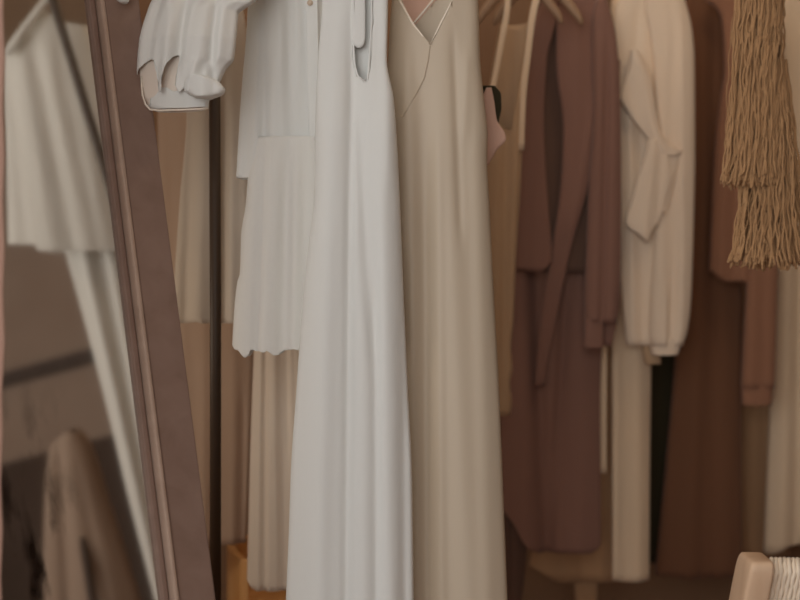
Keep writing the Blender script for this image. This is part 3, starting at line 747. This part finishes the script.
tube('pole', [ptop, a, b, pbot], .0135, M['blackmetal'], g2, 12)
# beige coat further off
g3 = empty('beige_coat', refl(P(90, 600, 3.9)), 'faint beige coat low in the floor mirror reflection', 'coat')
loft('coat_body', [(430, 70, 80), (438, 58, 87), (452, 50, 94), (500, 46, 109), (560, 44, 128), (640, 42, 152)], 3.9, .05, M['coat'], g3, xf=refl,
     folds=[(450, 74, 640, 100, 9, .02), (450, 62, 640, 74, 6, -.02), (450, 86, 640, 130, 8, .02)], n=90, m=40, seed=22)

ct = refl(P(68, 436, 3.9)); ct2 = refl(P(74, 480, 3.9))
st = empty('coat_stand', Vector((ct2.x, ct2.y, 0)), 'slim dark coat stand carrying the beige coat at the right hand wall', 'coat stand')
tube('pole', [Vector((ct2.x, ct2.y, .02)), Vector((ct2.x, ct2.y, ct.z-.06))], .014, M['trim'], st, 12)
tube('base', [Vector((ct2.x, ct2.y, 0)), Vector((ct2.x, ct2.y, .02))], .16, M['trim'], st, 32)
# pink curtain at the left edge
cu = empty('pink_curtain', Vector((P(-30, 0, 1.6).x, 1.6, 0)), 'rough pinkish curtain edge along the left border of the photo', 'curtain')
xe = P(4.2, 0, 1.6).x
V, Fc = [], []
NX, NZ = 46, 90
for side in (0, 1):
    for j in range(NZ+1):
        z = .02+(ZT-.02)*j/NZ
        for i in range(NX+1):
            tt = i/NX
            x = xe-.30*(1-tt)-.0012*(1+math.sin(z*150))*sst(.9, 1, tt)-.003*(1-sst(.85, 1.0, z))*tt
            y = 1.6+.02*math.sin(tt*22)+(.004 if side else 0)
            V.append(Vector((x, y, z)))
n1 = (NX+1)*(NZ+1)
for side in (0, 1):
    for j in range(NZ):
        for i in range(NX):
            q = side*n1+j*(NX+1)+i
            Fc.append((q, q+1, q+NX+2, q+NX+1))
for j in range(NZ):
    for i in (0, NX):
        q = j*(NX+1)+i; Fc.append((q, q+NX+1, n1+q+NX+1, n1+q))
mesh('drape', V, Fc, M['pinkcurtain'], cu)

# ------------------------------------------------------------------ light
def area(name, loc, target, size, power, col, sy=None):
    l = bpy.data.lights.new(name, 'AREA'); l.shape = 'RECTANGLE'; l.size = size; l.size_y = sy or size
    l.energy = power; l.color = col
    o = bpy.data.objects.new(name, l); COL.objects.link(o); o.location = loc
    o.rotation_euler = (Vector(target)-Vector(loc)).to_track_quat('-Z', 'Y').to_euler()
    return o
area('daylight_front', (-.55, YA-.15, 1.5), (-.2, 2.3, 1.1), 1.7, 42, (1, .97, .94), 2.1)
area('daylight_left', (X0-.15, (LW0+LW1)/2, 1.55), (-.1, 2.2, 1.1), 1.8, 30, (.95, .98, 1), 2.0)
def point(name, loc, power, col, rad=.08):
    l = bpy.data.lights.new(name, 'POINT'); l.energy = power; l.color = col; l.shadow_soft_size = rad
    o = bpy.data.objects.new(name, l); COL.objects.link(o); o.location = loc
    return o
point('warm_fill', (.9, 2.2, 2.6), 5, (1, .78, .55), .12)  # unseen warm fill for the rear rail
point('rear_left_fill', (-.25, 3.0, 2.7), 7, (1, .84, .66), .15)  # fill added to lift the dark beige blouse and cream skirt
point('front_fill', (-.30, 1.65, 2.6), 7, (1, .95, .9), .4)  # soft fill added to brighten the blouses beside the mirror
point('fill_behind_mirror', (-.98, 2.24, .95), 4.5, (1, .86, .7), .12)  # warm fill without a fixture, added to lift the skirt and stool
point('rear_fill', (.75, 2.55, 2.72), 4, (1, .78, .55), .12)  # warm fill added for the dim rear garments and wall
w = bpy.data.worlds.new('world'); sc.world = w; w.use_nodes = True
w.node_tree.nodes['Background'].inputs[0].default_value = (.95, .93, .9, 1)
w.node_tree.nodes['Background'].inputs[1].default_value = .9

# ------------------------------------------------------------------ camera
cd = bpy.data.cameras.new('camera'); cam = bpy.data.objects.new('camera', cd); COL.objects.link(cam)
cam.location = CAM; cam.rotation_euler = (PI/2, 0, 0)
cd.sensor_width = 36; cd.sensor_fit = 'HORIZONTAL'; cd.lens = 36*F/800
cd.clip_start = .05
cd.dof.use_dof = True; cd.dof.focus_distance = 2.15; cd.dof.aperture_fstop = 2.1
sc.camera = cam
vs = sc.view_settings
vs.view_transform = 'Standard'; vs.look = 'None'; vs.gamma = 1; vs.use_curve_mapping = False
vs.exposure = 0.0
